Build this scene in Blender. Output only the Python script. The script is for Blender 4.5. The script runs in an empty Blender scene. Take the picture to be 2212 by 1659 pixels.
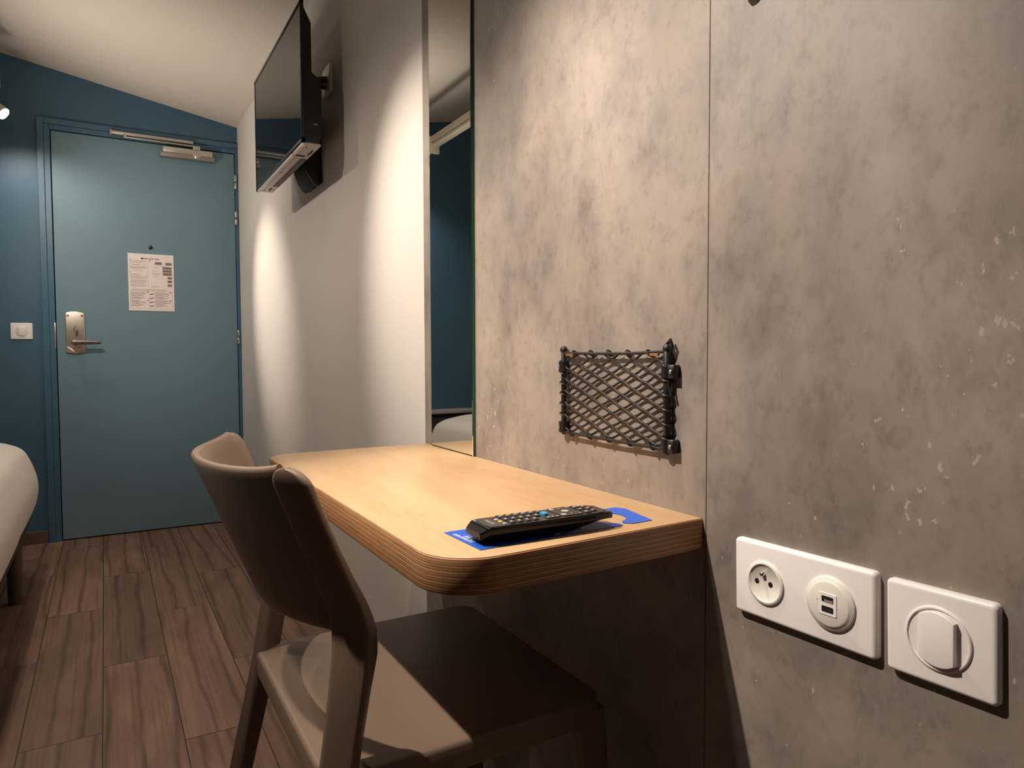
import bpy, bmesh, math, random
from mathutils import Matrix, Vector
random.seed(7)
SC = bpy.context.scene
COL = SC.collection
PI = math.pi

# ------------------------------------------------------------------ camera
CAM_H, F_PX = 0.9349, 1509.26
YAW, PITCH, ROLL = 0.527465, -0.0427614, -0.0033611
cd = bpy.data.cameras.new('camera'); cam = bpy.data.objects.new('camera', cd); COL.objects.link(cam)
fw = Vector((math.sin(YAW)*math.cos(PITCH), math.cos(YAW)*math.cos(PITCH), math.sin(PITCH)))
rt = Vector((math.cos(YAW), -math.sin(YAW), 0)); up = rt.cross(fw)
r2 = math.cos(ROLL)*rt+math.sin(ROLL)*up; u2 = -math.sin(ROLL)*rt+math.cos(ROLL)*up
M = Matrix.Identity(4)
for i in range(3):
    M[i][0] = r2[i]; M[i][1] = u2[i]; M[i][2] = -fw[i]
M.translation = (0, 0, CAM_H)
cam.matrix_world = M
cd.sensor_width = 36; cd.lens = 36*F_PX/2212; cd.clip_start = 0.02
SC.camera = cam

# ------------------------------------------------------------------ world, exposure
W = bpy.data.worlds.new('world'); SC.world = W; W.use_nodes = True
W.node_tree.nodes['Background'].inputs[0].default_value = (0.5, 0.45, 0.4, 1)
W.node_tree.nodes['Background'].inputs[1].default_value = 0.0
SC.view_settings.view_transform = 'Standard'; SC.view_settings.look = 'None'
SC.view_settings.gamma = 1.0; SC.view_settings.use_curve_mapping = False
SC.view_settings.exposure = 1.25

# ------------------------------------------------------------------ lights (three rail spot heads and an unseen fourth added to light the door)
HEADS = [(-0.325, 0.955, 2.00), (-0.335, 1.82, 2.00), (-0.3735, 3.86, 2.020), (-0.345, 2.80, 2.00)]
AIMS = [(0.64, 0.80, 0.88), (0.665, 1.56, 1.17), (0.665, 3.37, 1.17), (0.20, 4.16, 1.35)]
BEAM = [59, 46, 40, 62]
BLEND = [0.85, 1.0, 1.0, 1.0]
BEAM_W = [50, 40, 42, 13]
SPILL_W = [3.5, 6.5, 3.5, 6.5]
LIGHT_COL = (1.0, 0.86, 0.745)
def spot(name, loc, aim, watts, deg, blend, size, colr=LIGHT_COL, fwd=0.035):
    l = bpy.data.lights.new(name, 'SPOT'); l.energy = watts; l.color = colr
    l.spot_size = math.radians(deg); l.spot_blend = blend; l.shadow_soft_size = size
    o = bpy.data.objects.new(name, l); COL.objects.link(o)
    d = (Vector(aim)-Vector(loc)).normalized()
    o.location = Vector(loc)+d*fwd
    o.rotation_euler = d.to_track_quat('-Z', 'Y').to_euler()
    return o
for i in range(4):
    h = HEADS[i]
    h = tuple(Vector(h)+(Vector(AIMS[i])-Vector(h)).normalized()*.03)
    spot('spot_beam', h, AIMS[i], BEAM_W[i], BEAM[i], BLEND[i], 0.013, fwd=0)
    spot('spot_spill', h, (h[0], h[1], 0), SPILL_W[i], 165, 0.6, 0.013, fwd=0)
# unseen warm fill added by the bed to brighten the ceiling
spot('ceiling_fill', (-0.46, 3.3, 1.25), (0.36, 3.45, 2.25), 17, 100, 1.0, 0.12)
# unseen lamp over the desk, put in for the bright streak on the board
spot('streak_light', (0.41, 0.87, 1.95), (0.42, 0.90, 0.0), 12, 52, 0.40, 0.03)
# added lamp imitating the beam that the mirror throws onto the chair
spot('mirror_bounce_fill', (0.60, 1.285, 1.25), (0.115, 0.985, 0.735), 2.6, 17, 0.35, 0.012)

# ------------------------------------------------------------------ materials
def mat(name, col=(.5, .5, .5), rough=.5, metal=0.0, **kw):
    m = bpy.data.materials.new(name); m.use_nodes = True
    b = m.node_tree.nodes['Principled BSDF']
    b.inputs['Base Color'].default_value = (*col, 1)
    b.inputs['Roughness'].default_value = rough
    b.inputs['Metallic'].default_value = metal
    for k, v in kw.items():
        b.inputs[k].default_value = v
    return m
def N(m, t, **kw):
    n = m.node_tree.nodes.new(t)
    for k, v in kw.items():
        if k.startswith('i_'):
            n.inputs[int(k[2:])].default_value = v
        else:
            setattr(n, k, v)
    return n
def L(m, a, ao, b, bi):
    m.node_tree.links.new(a.outputs[ao], b.inputs[bi])
def bsdf(m):
    return m.node_tree.nodes['Principled BSDF']
def coords(m, scale=(1, 1, 1)):
    g = N(m, 'ShaderNodeNewGeometry')
    mp = N(m, 'ShaderNodeMapping'); mp.inputs['Scale'].default_value = scale
    L(m, g, 'Position', mp, 'Vector')
    return mp
def noise(m, src, scale, detail=4, rough=.55, dist=0.0):
    n = N(m, 'ShaderNodeTexNoise'); n.inputs['Scale'].default_value = scale
    n.inputs['Detail'].default_value = detail; n.inputs['Roughness'].default_value = rough
    n.inputs['Distortion'].default_value = dist
    if src: L(m, src, 0, n, 'Vector')
    return n
def ramp(m, src, so, stops):
    r = N(m, 'ShaderNodeValToRGB'); e = r.color_ramp.elements
    while len(e) < len(stops): e.new(.5)
    for i, (p, c) in enumerate(stops):
        e[i].position = p; e[i].color = (*c, 1) if len(c) == 3 else c
    L(m, src, so, r, 0)
    return r
def mixc(m, a, b, fac, mode='MIX', f=1.0):
    x = N(m, 'ShaderNodeMix', data_type='RGBA', blend_type=mode)
    x.inputs[0].default_value = f
    if fac is not None: L(m, fac[0], fac[1], x, 0)
    for s, i in ((a, 6), (b, 7)):
        if isinstance(s, tuple) and len(s) == 3: x.inputs[i].default_value = (*s, 1)
        else: m.node_tree.links.new(s[0].outputs[s[1]], x.inputs[i])
    return x
def math_(m, op, a, b=None, c=None):
    x = N(m, 'ShaderNodeMath', operation=op)
    for i, s in enumerate((a, b, c)):
        if s is None: continue
        if isinstance(s, (int, float)): x.inputs[i].default_value = s
        else: m.node_tree.links.new(s[0].outputs[s[1]], x.inputs[i])
    return x
def bump(m, src, so, strength, dist=.002):
    b = N(m, 'ShaderNodeBump'); b.inputs['Strength'].default_value = strength
    b.inputs['Distance'].default_value = dist
    L(m, src, so, b, 'Height'); L(m, b, 0, bsdf(m), 'Normal')

def paint(name, col, rough=.6, var=.06, sc=3.0, grain=.15):
    m = mat(name, col, rough)
    c = coords(m)
    n = noise(m, c, sc, 3)
    lo = tuple(x*(1-var) for x in col); hi = tuple(min(1, x*(1+var)) for x in col)
    r = ramp(m, n, 0, [(.3, lo), (.7, hi)])
    L(m, r, 0, bsdf(m), 'Base Color')
    if grain:
        g = noise(m, c, 380, 2)
        bump(m, g, 0, grain, .0006)
    return m

M_white = paint('white_wall_paint', (.73, .685, .63), .62, .03, 2.0, .10)
M_ceil = paint('ceiling_paint', (.60, .55, .48), .8, .03, 1.5, .10)
M_blue = paint('dark_teal_paint', (.052, .128, .200), .50, .05, 2.2, .12)
M_frame = paint('teal_frame_paint', (.056, .138, .215), .38, .04, 4.0, .06)
M_door = paint('pale_teal_door_paint', (.142, .250, .298), .50, .04, 3.0, .05)
M_beige = paint('muted_rear_wall', (.16, .17, .18), .7, .03, 2.0, .05)

def concrete():
    m = mat('concrete_laminate', (.25, .23, .21), .48)
    c = coords(m, (1, 1, .72))
    n1 = noise(m, c, 3.1, 7, .62, .35)
    n2 = noise(m, c, 9.5, 6, .65, .2)
    n3 = noise(m, c, 60, 4, .7)
    n4 = noise(m, c, 26, 5, .75, .4)
    a = ramp(m, n1, 0, [(.28, (.180, .154, .136)), (.44, (.250, .215, .185)), (.56, (.292, .255, .222)), (.72, (.350, .300, .248))])
    b = ramp(m, n2, 0, [(.30, (.73, .73, .76)), (.5, (1, 1, 1)), (.72, (1.15, 1.11, 1.05))])
    x = mixc(m, (a, 0), (b, 0), None, 'MULTIPLY')
    d = ramp(m, n3, 0, [(.33, (.72, .70, .69)), (.47, (1, 1, 1)), (.70, (1.09, 1.09, 1.08))])
    y = mixc(m, (x, 2), (d, 0), None, 'MULTIPLY', .55)
    p = ramp(m, n4, 0, [(.30, (.62, .60, .60)), (.385, (1, 1, 1))])
    z = mixc(m, (y, 2), (p, 0), None, 'MULTIPLY', .35)
    sp = noise(m, c, 95, 2, .5); lf = noise(m, c, 5.5, 2, .5)
    sm = math_(m, 'SUBTRACT', (math_(m, 'MULTIPLY_ADD', (lf, 0), .55, (sp, 0)), 0), .10)
    s = ramp(m, sm, 0, [(.96, (0, 0, 0)), (.99, (1, 1, 1))])
    w = mixc(m, (z, 2), (.42, .37, .31), (s, 0))
    L(m, w, 2, bsdf(m), 'Base Color')
    rr = ramp(m, n2, 0, [(.3, (.38, .38, .38)), (.7, (.55, .55, .55))])
    L(m, rr, 0, bsdf(m), 'Roughness')
    bump(m, n3, 0, .06, .0008)
    return m
M_conc = concrete()

def plank_floor():
    m = mat('wood_plank_vinyl', (.1, .06, .04), .5)
    g = N(m, 'ShaderNodeNewGeometry'); sp = N(m, 'ShaderNodeSeparateXYZ'); L(m, g, 'Position', sp, 0)
    wd, ln = 0.1735, 0.985
    cu = math_(m, 'DIVIDE', math_(m, 'ADD', (sp, 0), .2002).outputs[0].node and (math_(m, 'ADD', (sp, 0), .2002), 0), wd)
    ci = math_(m, 'FLOOR', (cu, 0)); cf = math_(m, 'FRACT', (cu, 0))
    off = math_(m, 'MULTIPLY', (ci, 0), .43)
    v0 = math_(m, 'DIVIDE', (math_(m, 'SUBTRACT', (sp, 1), 2.96), 0), ln)
    v1 = math_(m, 'SUBTRACT', (v0, 0), (off, 0))
    ri = math_(m, 'FLOOR', (v1, 0)); rf = math_(m, 'FRACT', (v1, 0))
    cx = N(m, 'ShaderNodeCombineXYZ'); L(m, ci, 0, cx, 0); L(m, ri, 0, cx, 1)
    wn = N(m, 'ShaderNodeTexWhiteNoise', noise_dimensions='3D'); L(m, cx, 0, wn, 'Vector')
    # grain, shifted per plank
    sc = N(m, 'ShaderNodeVectorMath', operation='MULTIPLY'); L(m, g, 'Position', sc, 0); sc.inputs[1].default_value = (5.5, 1.25, 1)
    sh = N(m, 'ShaderNodeVectorMath', operation='MULTIPLY_ADD'); L(m, wn, 'Color', sh, 0); sh.inputs[1].default_value = (40, 40, 40); L(m, sc, 0, sh, 2)
    n1 = noise(m, sh, 1.2, 5, .6, 1.4)
    wv = N(m, 'ShaderNodeTexWave', wave_type='BANDS', bands_direction='X')
    wv.inputs['Scale'].default_value = .75; wv.inputs['Distortion'].default_value = 5.5; wv.inputs['Detail'].default_value = 4
    wv.inputs['Detail Scale'].default_value = .75; wv.inputs['Detail Roughness'].default_value = .6
    L(m, sh, 0, wv, 'Vector')
    fs = N(m, 'ShaderNodeVectorMath', operation='MULTIPLY'); L(m, sh, 0, fs, 0); fs.inputs[1].default_value = (9, .55, 1)
    n2 = noise(m, fs, 2.2, 4, .6, .2)
    a = ramp(m, n1, 0, [(.28, (.185, .104, .071)), (.5, (.248, .145, .100)), (.72, (.318, .196, .138))])
    b = ramp(m, wv, 0, [(.0, (.46, .40, .37)), (.07, (.80, .77, .75)), (.20, (1, 1, 1)), (1, (1.05, 1.05, 1.04))])
    x = mixc(m, (a, 0), (b, 0), None, 'MULTIPLY', .75)
    f = ramp(m, n2, 0, [(.3, (.64, .60, .58)), (.48, (1, 1, 1)), (.7, (1.18, 1.17, 1.16))])
    y = mixc(m, (x, 2), (f, 0), None, 'MULTIPLY', .8)
    t = ramp(m, wn, 'Value', [(0, (.82, .80, .79)), (.5, (1, .98, .97)), (1, (1.2, 1.16, 1.12))])
    z = mixc(m, (y, 2), (t, 0), None, 'MULTIPLY')
    # seams
    e1 = math_(m, 'MINIMUM', (cf, 0), (math_(m, 'SUBTRACT', 1.0, (cf, 0)), 0))
    e1 = math_(m, 'MULTIPLY', (e1, 0), wd)
    e2 = math_(m, 'MINIMUM', (rf, 0), (math_(m, 'SUBTRACT', 1.0, (rf, 0)), 0))
    e2 = math_(m, 'MULTIPLY', (e2, 0), ln)
    e = math_(m, 'MINIMUM', (e1, 0), (e2, 0))
    s = math_(m, 'LESS_THAN', (e, 0), .0015)
    q = mixc(m, (z, 2), (.045, .026, .019), (s, 0))
    L(m, q, 2, bsdf(m), 'Base Color')
    return m
M_floor = plank_floor()

def maple():
    m = mat('maple_veneer', (.6, .4, .22), .38)
    c = coords(m, (7.0, 1.5, 1))
    n = noise(m, c, 1.3, 4, .55, .8)
    c2 = coords(m, (60, 5, 1)); n2 = noise(m, c2, 1.2, 3, .6)
    a = ramp(m, n, 0, [(.25, (.555, .355, .182)), (.5, (.630, .415, .222)), (.75, (.660, .445, .244))])
    b = ramp(m, n2, 0, [(.3, (.95, .93, .90)), (.6, (1, 1, 1))])
    x = mixc(m, (a, 0), (b, 0), None, 'MULTIPLY')
    c3 = coords(m, (11, 2.4, 1)); n3 = noise(m, c3, 1.0, 2, .5, 1.6)
    k = ramp(m, n3, 0, [(.50, (1, 1, 1)), (.512, (.92, .87, .80)), (.524, (1, 1, 1))])
    y = mixc(m, (x, 2), (k, 0), None, 'MULTIPLY', .7)
    L(m, y, 2, bsdf(m), 'Base Color')
    return m
M_maple = maple()

def plywood():
    m = mat('plywood_edge', (.3, .15, .06), .5)
    g = N(m, 'ShaderNodeNewGeometry'); sp = N(m, 'ShaderNodeSeparateXYZ'); L(m, g, 'Position', sp, 0)
    nw = noise(m, coords(m, (9, 9, 9)), 1.0, 3)
    zz = math_(m, 'MULTIPLY_ADD', (nw, 0), .0014, (sp, 2))
    ph = math_(m, 'FRACT', (math_(m, 'MULTIPLY', (zz, 0), 1/.0058), 0))
    r = ramp(m, ph, 0, [(0, (.42, .225, .10)), (.40, (.46, .25, .115)), (.48, (.20, .088, .036)), (.60, (.24, .11, .046)), (.68, (.39, .20, .088)), (.88, (.40, .21, .092)), (.95, (.13, .058, .026))])
    c = coords(m, (14, 14, 260)); n = noise(m, c, 1.4, 4, .6, .3)
    f = ramp(m, n, 0, [(.30, (.55, .50, .46)), (.44, (1, 1, 1)), (.7, (1.12, 1.1, 1.05))])
    x = mixc(m, (r, 0), (f, 0), None, 'MULTIPLY', .8)
    L(m, x, 2, bsdf(m), 'Base Color')
    return m
M_ply = plywood()

def plastic_fleck(name, col, rough):
    m = mat(name, col, rough)
    c = coords(m); n = noise(m, c, 420, 2)
    bump(m, n, 0, .12, .0004)
    return m
M_chair = plastic_fleck('taupe_plastic', (.205, .146, .104), .46)
M_black = mat('black_plastic', (.012, .011, .011), .38)
M_blackm = plastic_fleck('matt_black_plastic', (.016, .014, .013), .55)
M_gloss = mat('gloss_black_plastic', (.004, .004, .005), .10, **{'Specular IOR Level': .28})
M_screen = mat('tv_screen_glass', (.004, .004, .005), .05, **{'Specular IOR Level': .11})
M_silver = mat('silver_plastic', (.68, .61, .57), .45, .1)
M_trimw = mat('pale_trim', (.90, .85, .80), .35)
M_grille = mat('dark_grille', (.05, .04, .036), .5)
M_plate = mat('white_plastic', (.86, .825, .80), .22)
M_dial = mat('cream_plastic', (.78, .745, .68), .30)
M_dark = mat('dark_hole', (.006, .005, .005), .6)
M_brass = mat('pin_metal', (.75, .68, .55), .2, 1.0)
M_steel = mat('brushed_steel', (.60, .54, .46), .34, 1.0)
M_steeld = mat('dark_steel', (.26, .22, .19), .30, 1.0)
M_alu = mat('aluminium', (.58, .53, .47), .38, .75)
M_alud = mat('aluminium_underside', (.30, .28, .25), .45, .5)
M_hinge = mat('hinge_metal', (.50, .52, .54), .32, .9)
M_duvet = paint('white_duvet_cotton', (.86, .80, .73), .85, .03, 5.0, .25)
M_bedbase = paint('brown_bed_fabric', (.060, .038, .034), .9, .1, 6.0, .3)
M_bedleg = mat('bed_leg_grey_brown', (.12, .085, .062), .4)
M_paper = mat('paper', (.84, .75, .72), .55)
M_ink = mat('dark_ink', (.018, .014, .018), .6)
M_inkl = mat('grey_ink', (.26, .20, .19), .6)
M_inkp = mat('plum_ink', (.20, .10, .13), .6)
M_price = mat('price_grey', (.26, .21, .23), .6)
M_card = mat('blue_card', (.020, .105, .56), .38)
M_cardw = mat('card_white_print', (.62, .68, .86), .5)
M_rail = mat('cream_rail', (.62, .55, .45), .45)
M_rem = plastic_fleck('remote_charcoal', (.052, .042, .036), .42)
M_key = mat('remote_key', (.030, .026, .024), .45)
M_keyl = mat('key_legend', (.46, .42, .40), .5)
M_keyb = mat('blue_key', (.02, .28, .50), .35)
M_keyy = mat('yellow_key', (.55, .42, .06), .4)
M_keylb = mat('light_blue_key', (.20, .34, .50), .4)
M_keyg = mat('grey_green_key', (.30, .36, .36), .4)
M_keyr = mat('red_key', (.20, .028, .020), .4)
M_base = paint('brown_baseboard', (.135, .088, .066), .5, .08, 9, .05)
M_baseg = paint('grey_baseboard', (.34, .31, .29), .5, .03, 5, .05)
M_cord = mat('black_elastic', (.012, .010, .009), .5)
M_mirror = mat('silvered_glass', (.80, .82, .80), .0, 1.0)
M_gedge = mat('green_glass_edge', (.012, .07, .045), .12)
M_bevel = mat('bevelled_glass', (.86, .86, .76), .05, 1.0)
M_lens = mat('lamp_lens', (1, 1, 1), .3)
bsdf(M_lens).inputs['Emission Color'].default_value = (1, .94, .86, 1)
bsdf(M_lens).inputs['Emission Strength'].default_value = 40

# ------------------------------------------------------------------ mesh helpers
def merge(bm, tmp, Mx=None):
    if Mx is not None: tmp.transform(Mx)
    me = bpy.data.meshes.new('tmp'); tmp.to_mesh(me); tmp.free(); bm.from_mesh(me); bpy.data.meshes.remove(me)
def box(bm, x0, x1, y0, y1, z0, z1, bev=0.0, seg=2, Mx=None):
    t = bmesh.new(); bmesh.ops.create_cube(t, size=1)
    for v in t.verts:
        v.co = Vector((x0+(v.co.x+.5)*(x1-x0), y0+(v.co.y+.5)*(y1-y0), z0+(v.co.z+.5)*(z1-z0)))
    if bev: bmesh.ops.bevel(t, geom=list(t.edges), offset=bev, segments=seg, affect='EDGES', profile=.5, clamp_overlap=True)
    merge(bm, t, Mx); return bm
def prism(bm, pts, z0, z1, bev=0.0, seg=2, Mx=None, top_only=False):
    """polygon pts in XY, extruded along Z"""
    t = bmesh.new()
    a = [t.verts.new((x, y, z0)) for x, y in pts]; b = [t.verts.new((x, y, z1)) for x, y in pts]
    n = len(pts); t.faces.new(a[::-1]); t.faces.new(b)
    for i in range(n): t.faces.new((a[i], a[(i+1) % n], b[(i+1) % n], b[i]))
    bmesh.ops.recalc_face_normals(t, faces=list(t.faces))
    if bev:
        t.edges.ensure_lookup_table()
        ed = [e for e in t.edges if (abs(e.verts[0].co.z-e.verts[1].co.z) < 1e-7) and (not top_only or e.verts[0].co.z > (z0+z1)/2)]
        bmesh.ops.bevel(t, geom=ed, offset=bev, segments=seg, affect='EDGES', profile=.5, clamp_overlap=True)
    merge(bm, t, Mx); return bm
def rrect(x0, x1, y0, y1, r, n=5):
    out = []
    for cx, cy, a0 in ((x1-r, y1-r, 0), (x0+r, y1-r, 90), (x0+r, y0+r, 180), (x1-r, y0+r, 270)):
        for k in range(n+1):
            a = math.radians(a0+90*k/n); out.append((cx+r*math.cos(a), cy+r*math.sin(a)))
    return out
def circ(cx, cy, r, n=32):
    return [(cx+r*math.cos(2*PI*k/n), cy+r*math.sin(2*PI*k/n)) for k in range(n)]
def lathe(bm, prof, n=32, Mx=None, cap=True):
    """prof: (r, z) list, revolved about Z"""
    t = bmesh.new(); rings = []
    for r, z in prof:
        rings.append([t.verts.new((r*math.cos(2*PI*k/n), r*math.sin(2*PI*k/n), z)) for k in range(n)])
    for i in range(len(rings)-1):
        for k in range(n): t.faces.new((rings[i][k], rings[i][(k+1) % n], rings[i+1][(k+1) % n], rings[i+1][k]))
    if cap: t.faces.new(rings[0][::-1]); t.faces.new(rings[-1])
    bmesh.ops.recalc_face_normals(t, faces=list(t.faces))
    merge(bm, t, Mx); return bm
def tube(bm, pts, rad, n=8, caps=True):
    """round tube along points; rad a number or list"""
    t = bmesh.new(); P = [Vector(p) for p in pts]; rings = []
    prev = None
    for i, p in enumerate(P):
        d = (P[min(i+1, len(P)-1)]-P[max(i-1, 0)]).normalized()
        if prev is None:
            u = d.orthogonal().normalized()
        else:
            u = (prev-d*prev.dot(d)).normalized()
        prev = u; w = d.cross(u); r = rad if isinstance(rad, (int, float)) else rad[i]
        rings.append([t.verts.new(p+u*r*math.cos(2*PI*k/n)+w*r*math.sin(2*PI*k/n)) for k in range(n)])
    for i in range(len(rings)-1):
        for k in range(n): t.faces.new((rings[i][k], rings[i][(k+1) % n], rings[i+1][(k+1) % n], rings[i+1][k]))
    if caps: t.faces.new(rings[0][::-1]); t.faces.new(rings[-1])
    bmesh.ops.recalc_face_normals(t, faces=list(t.faces))
    merge(bm, t); return bm
def loft(bm, rings, closed=True, caps=True, Mx=None):
    t = bmesh.new(); R = [[t.verts.new(p) for p in r] for r in rings]; n = len(R[0])
    for i in range(len(R)-1):
        for k in range(n if closed else n-1):
            t.faces.new((R[i][k], R[i][(k+1) % n], R[i+1][(k+1) % n], R[i+1][k]))
    if caps: t.faces.new(R[0][::-1]); t.faces.new(R[-1])
    bmesh.ops.recalc_face_normals(t, faces=list(t.faces))
    merge(bm, t, Mx); return bm
def text_bm(bm, s, size, Mx, depth=.0, align='CENTER'):
    cu = bpy.data.curves.new('txt', 'FONT'); cu.body = s; cu.size = size; cu.align_x = align; cu.align_y = 'CENTER'
    cu.extrude = depth; cu.resolution_u = 3
    o = bpy.data.objects.new('txt', cu); COL.objects.link(o)
    dg = bpy.context.evaluated_depsgraph_get()
    me = bpy.data.meshes.new_from_object(o.evaluated_get(dg))
    t = bmesh.new(); t.from_mesh(me); merge(bm, t, Mx)
    bpy.data.objects.remove(o); bpy.data.curves.remove(cu); bpy.data.meshes.remove(me)
    return bm
B = bmesh.new

def root_of(o):
    while o.parent: o = o.parent
    return o
def obj(name, bm, m, parent=None, smooth=50, origin=None):
    """link bm (in world coordinates) as ONE mesh object"""
    if parent is not None: off = root_of(parent).location.copy()
    elif origin is not None: off = Vector(origin)
    else:
        xs = [v.co for v in bm.verts]
        off = Vector(((min(v.x for v in xs)+max(v.x for v in xs))/2, (min(v.y for v in xs)+max(v.y for v in xs))/2, min(v.z for v in xs)))
    bm.transform(Matrix.Translation(-off))
    bmesh.ops.recalc_face_normals(bm, faces=list(bm.faces))
    me = bpy.data.meshes.new(name)
    if smooth:
        for f in bm.faces: f.smooth = True
        for e in bm.edges:
            e.smooth = len(e.link_faces) == 2 and e.calc_face_angle(0) < math.radians(smooth)
    bm.to_mesh(me); bm.free()
    me.materials.append(m)
    o = bpy.data.objects.new(name, me); COL.objects.link(o)
    if parent is not None: o.parent = parent
    else: o.location = off
    return o
def thing(name, label, cat, loc, group=None):
    o = bpy.data.objects.new(name, None); COL.objects.link(o); o.location = loc; o.empty_display_size = .05
    return tag(o, label, cat, group)
def tag(o, label, cat, group=None):
    o['label'] = label; o['category'] = cat
    if group: o['group'] = group
    return o
def struct(o, label, cat):
    o['kind'] = 'structure'; o['label'] = label; o['category'] = cat
    return o

# planes
XW, XP, YD = 0.665, 0.640, 4.163            # white wall, concrete boards, door wall
Y_REAR, X_LEFT = -1.40, -1.75
ZC0, SL = 2.193, -0.178                      # sloped ceiling
def zc(x): return ZC0+SL*(x-XW)
def onwall(y, z, rot=0.0, x=XP):             # frame: X to the right in the picture, Y up, Z out of the right wall
    m = Matrix(((0, 0, -1, x), (-1, 0, 0, y), (0, 1, 0, z), (0, 0, 0, 1)))
    return m @ Matrix.Rotation(rot, 4, 'Z')
def ondoor(x, z, y=YD):                      # frame: X right, Y up, Z out of the door wall
    return Matrix(((1, 0, 0, x), (0, 0, -1, y), (0, 1, 0, z), (0, 0, 0, 1)))

# ------------------------------------------------------------------ setting
bm = B(); box(bm, X_LEFT-.1, XW+.1, Y_REAR-.1, YD+.12, -.05, 0)
struct(obj('floor', bm, M_floor, smooth=0), 'brown wood plank vinyl floor in staggered boards', 'floor')
bm = B(); t = bmesh.new()
v = [(X_LEFT-.1, Y_REAR-.1), (XW+.1, Y_REAR-.1), (XW+.1, YD+.12), (X_LEFT-.1, YD+.12)]
lo = [t.verts.new((x, y, zc(x))) for x, y in v]; hi = [t.verts.new((x, y, zc(x)+.06)) for x, y in v]
t.faces.new(lo); t.faces.new(hi)
for i in range(4): t.faces.new((lo[i], lo[(i+1) % 4], hi[(i+1) % 4], hi[i]))
merge(bm, t)
struct(obj('ceiling', bm, M_ceil, smooth=0), 'plain off white ceiling sloping down towards the right wall', 'ceiling')
bm = B(); box(bm, XW, XW+.1, Y_REAR, YD+.1, 0, 2.62)
struct(obj('wall_right', bm, M_white, smooth=0), 'white painted wall between the blue door and the concrete boards', 'wall')
bm = B(); box(bm, X_LEFT-.1, X_LEFT, Y_REAR, YD+.1, 0, 2.75)
struct(obj('wall_left', bm, M_beige, smooth=0), 'plain wall beyond the bed, out of the picture', 'wall')
bm = B(); box(bm, X_LEFT, XW, Y_REAR-.1, Y_REAR, 0, 2.75)
struct(obj('wall_front', bm, paint('pale_front_wall', (.48, .44, .40), .7, .03, 2.0, .05), smooth=0), 'plain wall behind the viewer', 'wall')
# door wall with an opening
DX0, DX1, DZ1 = -0.203, 0.646, 2.044
bm = B()
box(bm, X_LEFT, DX0-.052, YD, YD+.1, 0, 2.75)
box(bm, DX0-.052, XW, YD, YD+.1, DZ1+.05, 2.75)
struct(obj('wall_back', bm, M_blue, smooth=0), 'dark teal wall around the pale blue door', 'wall')
# door frame: stepped left jamb, head, thin right jamb
bm = B()
box(bm, DX0-.058, DX0-.030, YD-.016, YD+.06, 0, DZ1+.056, .002)
box(bm, DX0-.030, DX0-.004, YD-.010, YD+.06, 0, DZ1+.030, .002)
box(bm, DX0-.030, XW-.001, YD-.016, YD+.06, DZ1+.030, DZ1+.056, .002)
box(bm, DX0-.010, XW-.001, YD-.010, YD+.06, DZ1+.004, DZ1+.030, .002)
box(bm, DX1+.003, XW-.001, YD-.010, YD+.06, 0, DZ1+.010, .002)
struct(obj('trim_1', bm, M_frame, smooth=0), 'dark teal stepped door frame', 'door frame')
bm = B(); box(bm, DX0-.02, DX1+.015, YD+.05, YD+.06, .0, DZ1+.02)
struct(obj('trim_2', bm, M_dark, smooth=0), 'dark rebate behind the door leaf', 'door rebate')
# door leaf and fittings
bm = B(); box(bm, DX0, DX1, YD-.004, YD+.036, .006, DZ1, .0015)
door = struct(obj('door_1', bm, M_door, smooth=0), 'pale blue flush door with closer, lock plate and notice', 'door')
def hinge(z0, z1):
    bm = B(); zm = (z0+z1)/2
    for a, b_ in ((z0, zm-.001), (zm+.001, z1)):
        lathe(bm, [(.003, a), (.007, a+.004), (.0078, a+.010), (.0078, b_-.010), (.007, b_-.004), (.003, b_)], 14, Matrix.Translation((DX1+.0035, YD-.012, 0)))
    obj('hinge', bm, M_hinge, door)
hinge(1.851, 1.932); hinge(1.653, 1.732); hinge(.992, 1.075)
# lock plate: arched ends, screws, thumb turn, lever
bm = B()
pts = []
for k in range(13):
    s = -1+2*k/12; pts.append((.042*s, .107-.008*s*s))
for k in range(13):
    s = 1-2*k/12; pts.append((.042*s, -.107+.008*s*s))
prism(bm, pts, .004, .013, .003, 3, ondoor(-.124, 1.050), top_only=True)
prism(bm, [(-.036, -.068), (.0, -.096), (.036, -.068), (.036, -.092), (0, -.104), (-.036, -.092)], .012, .0145, .001, 2, ondoor(-.124, 1.050))
lock = obj('lock_plate', bm, M_steel, door)
lock['label'] = 'brushed steel lock plate with lever'
for sx, sz in ((-.030, .085), (.030, .085), (0, -.100)):
    bm = B(); lathe(bm, [(.005, .012), (.0052, .0152), (.004, .016), (.0015, .0150)], 14, ondoor(-.124+sx, 1.050+sz)); obj('screw', bm, M_steeld, lock)
bm = B(); lathe(bm, [(.010, .012), (.010, .017), (.007, .020)], 20, ondoor(-.122, 1.066))
loft(bm, [[(-.122+x*.9+.1*(z), YD-.045+.02*0-y, 1.066+z) for x, y in rrect(-w/2, w/2, -.006, .006, .003, 3)] for z, w in ((-.012, .012), (.0, .013), (.012, .011), (.020, .007))], True, True)
box(bm, -.126, -.118, YD-.045, YD-.015, 1.060, 1.072)
obj('thumb_turn', bm, M_steel, lock)
bm = B()
lathe(bm, [(.012, .012), (.012, .018), (.009, .022), (.009, .052)], 20, ondoor(-.128, 1.000))
loft(bm, [[(x, YD-.058+dy, 1.000+dz) for dy, dz in rrect(-.006, .006, -h, h, .004, 3)] for x, h in ((-.142, .006), (-.139, .0095), (-.125, .0105), (-.07, .010), (-.03, .0085), (-.018, .0075), (-.013, .004))])
hd = obj('handle', bm, M_steeld, lock)
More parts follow.
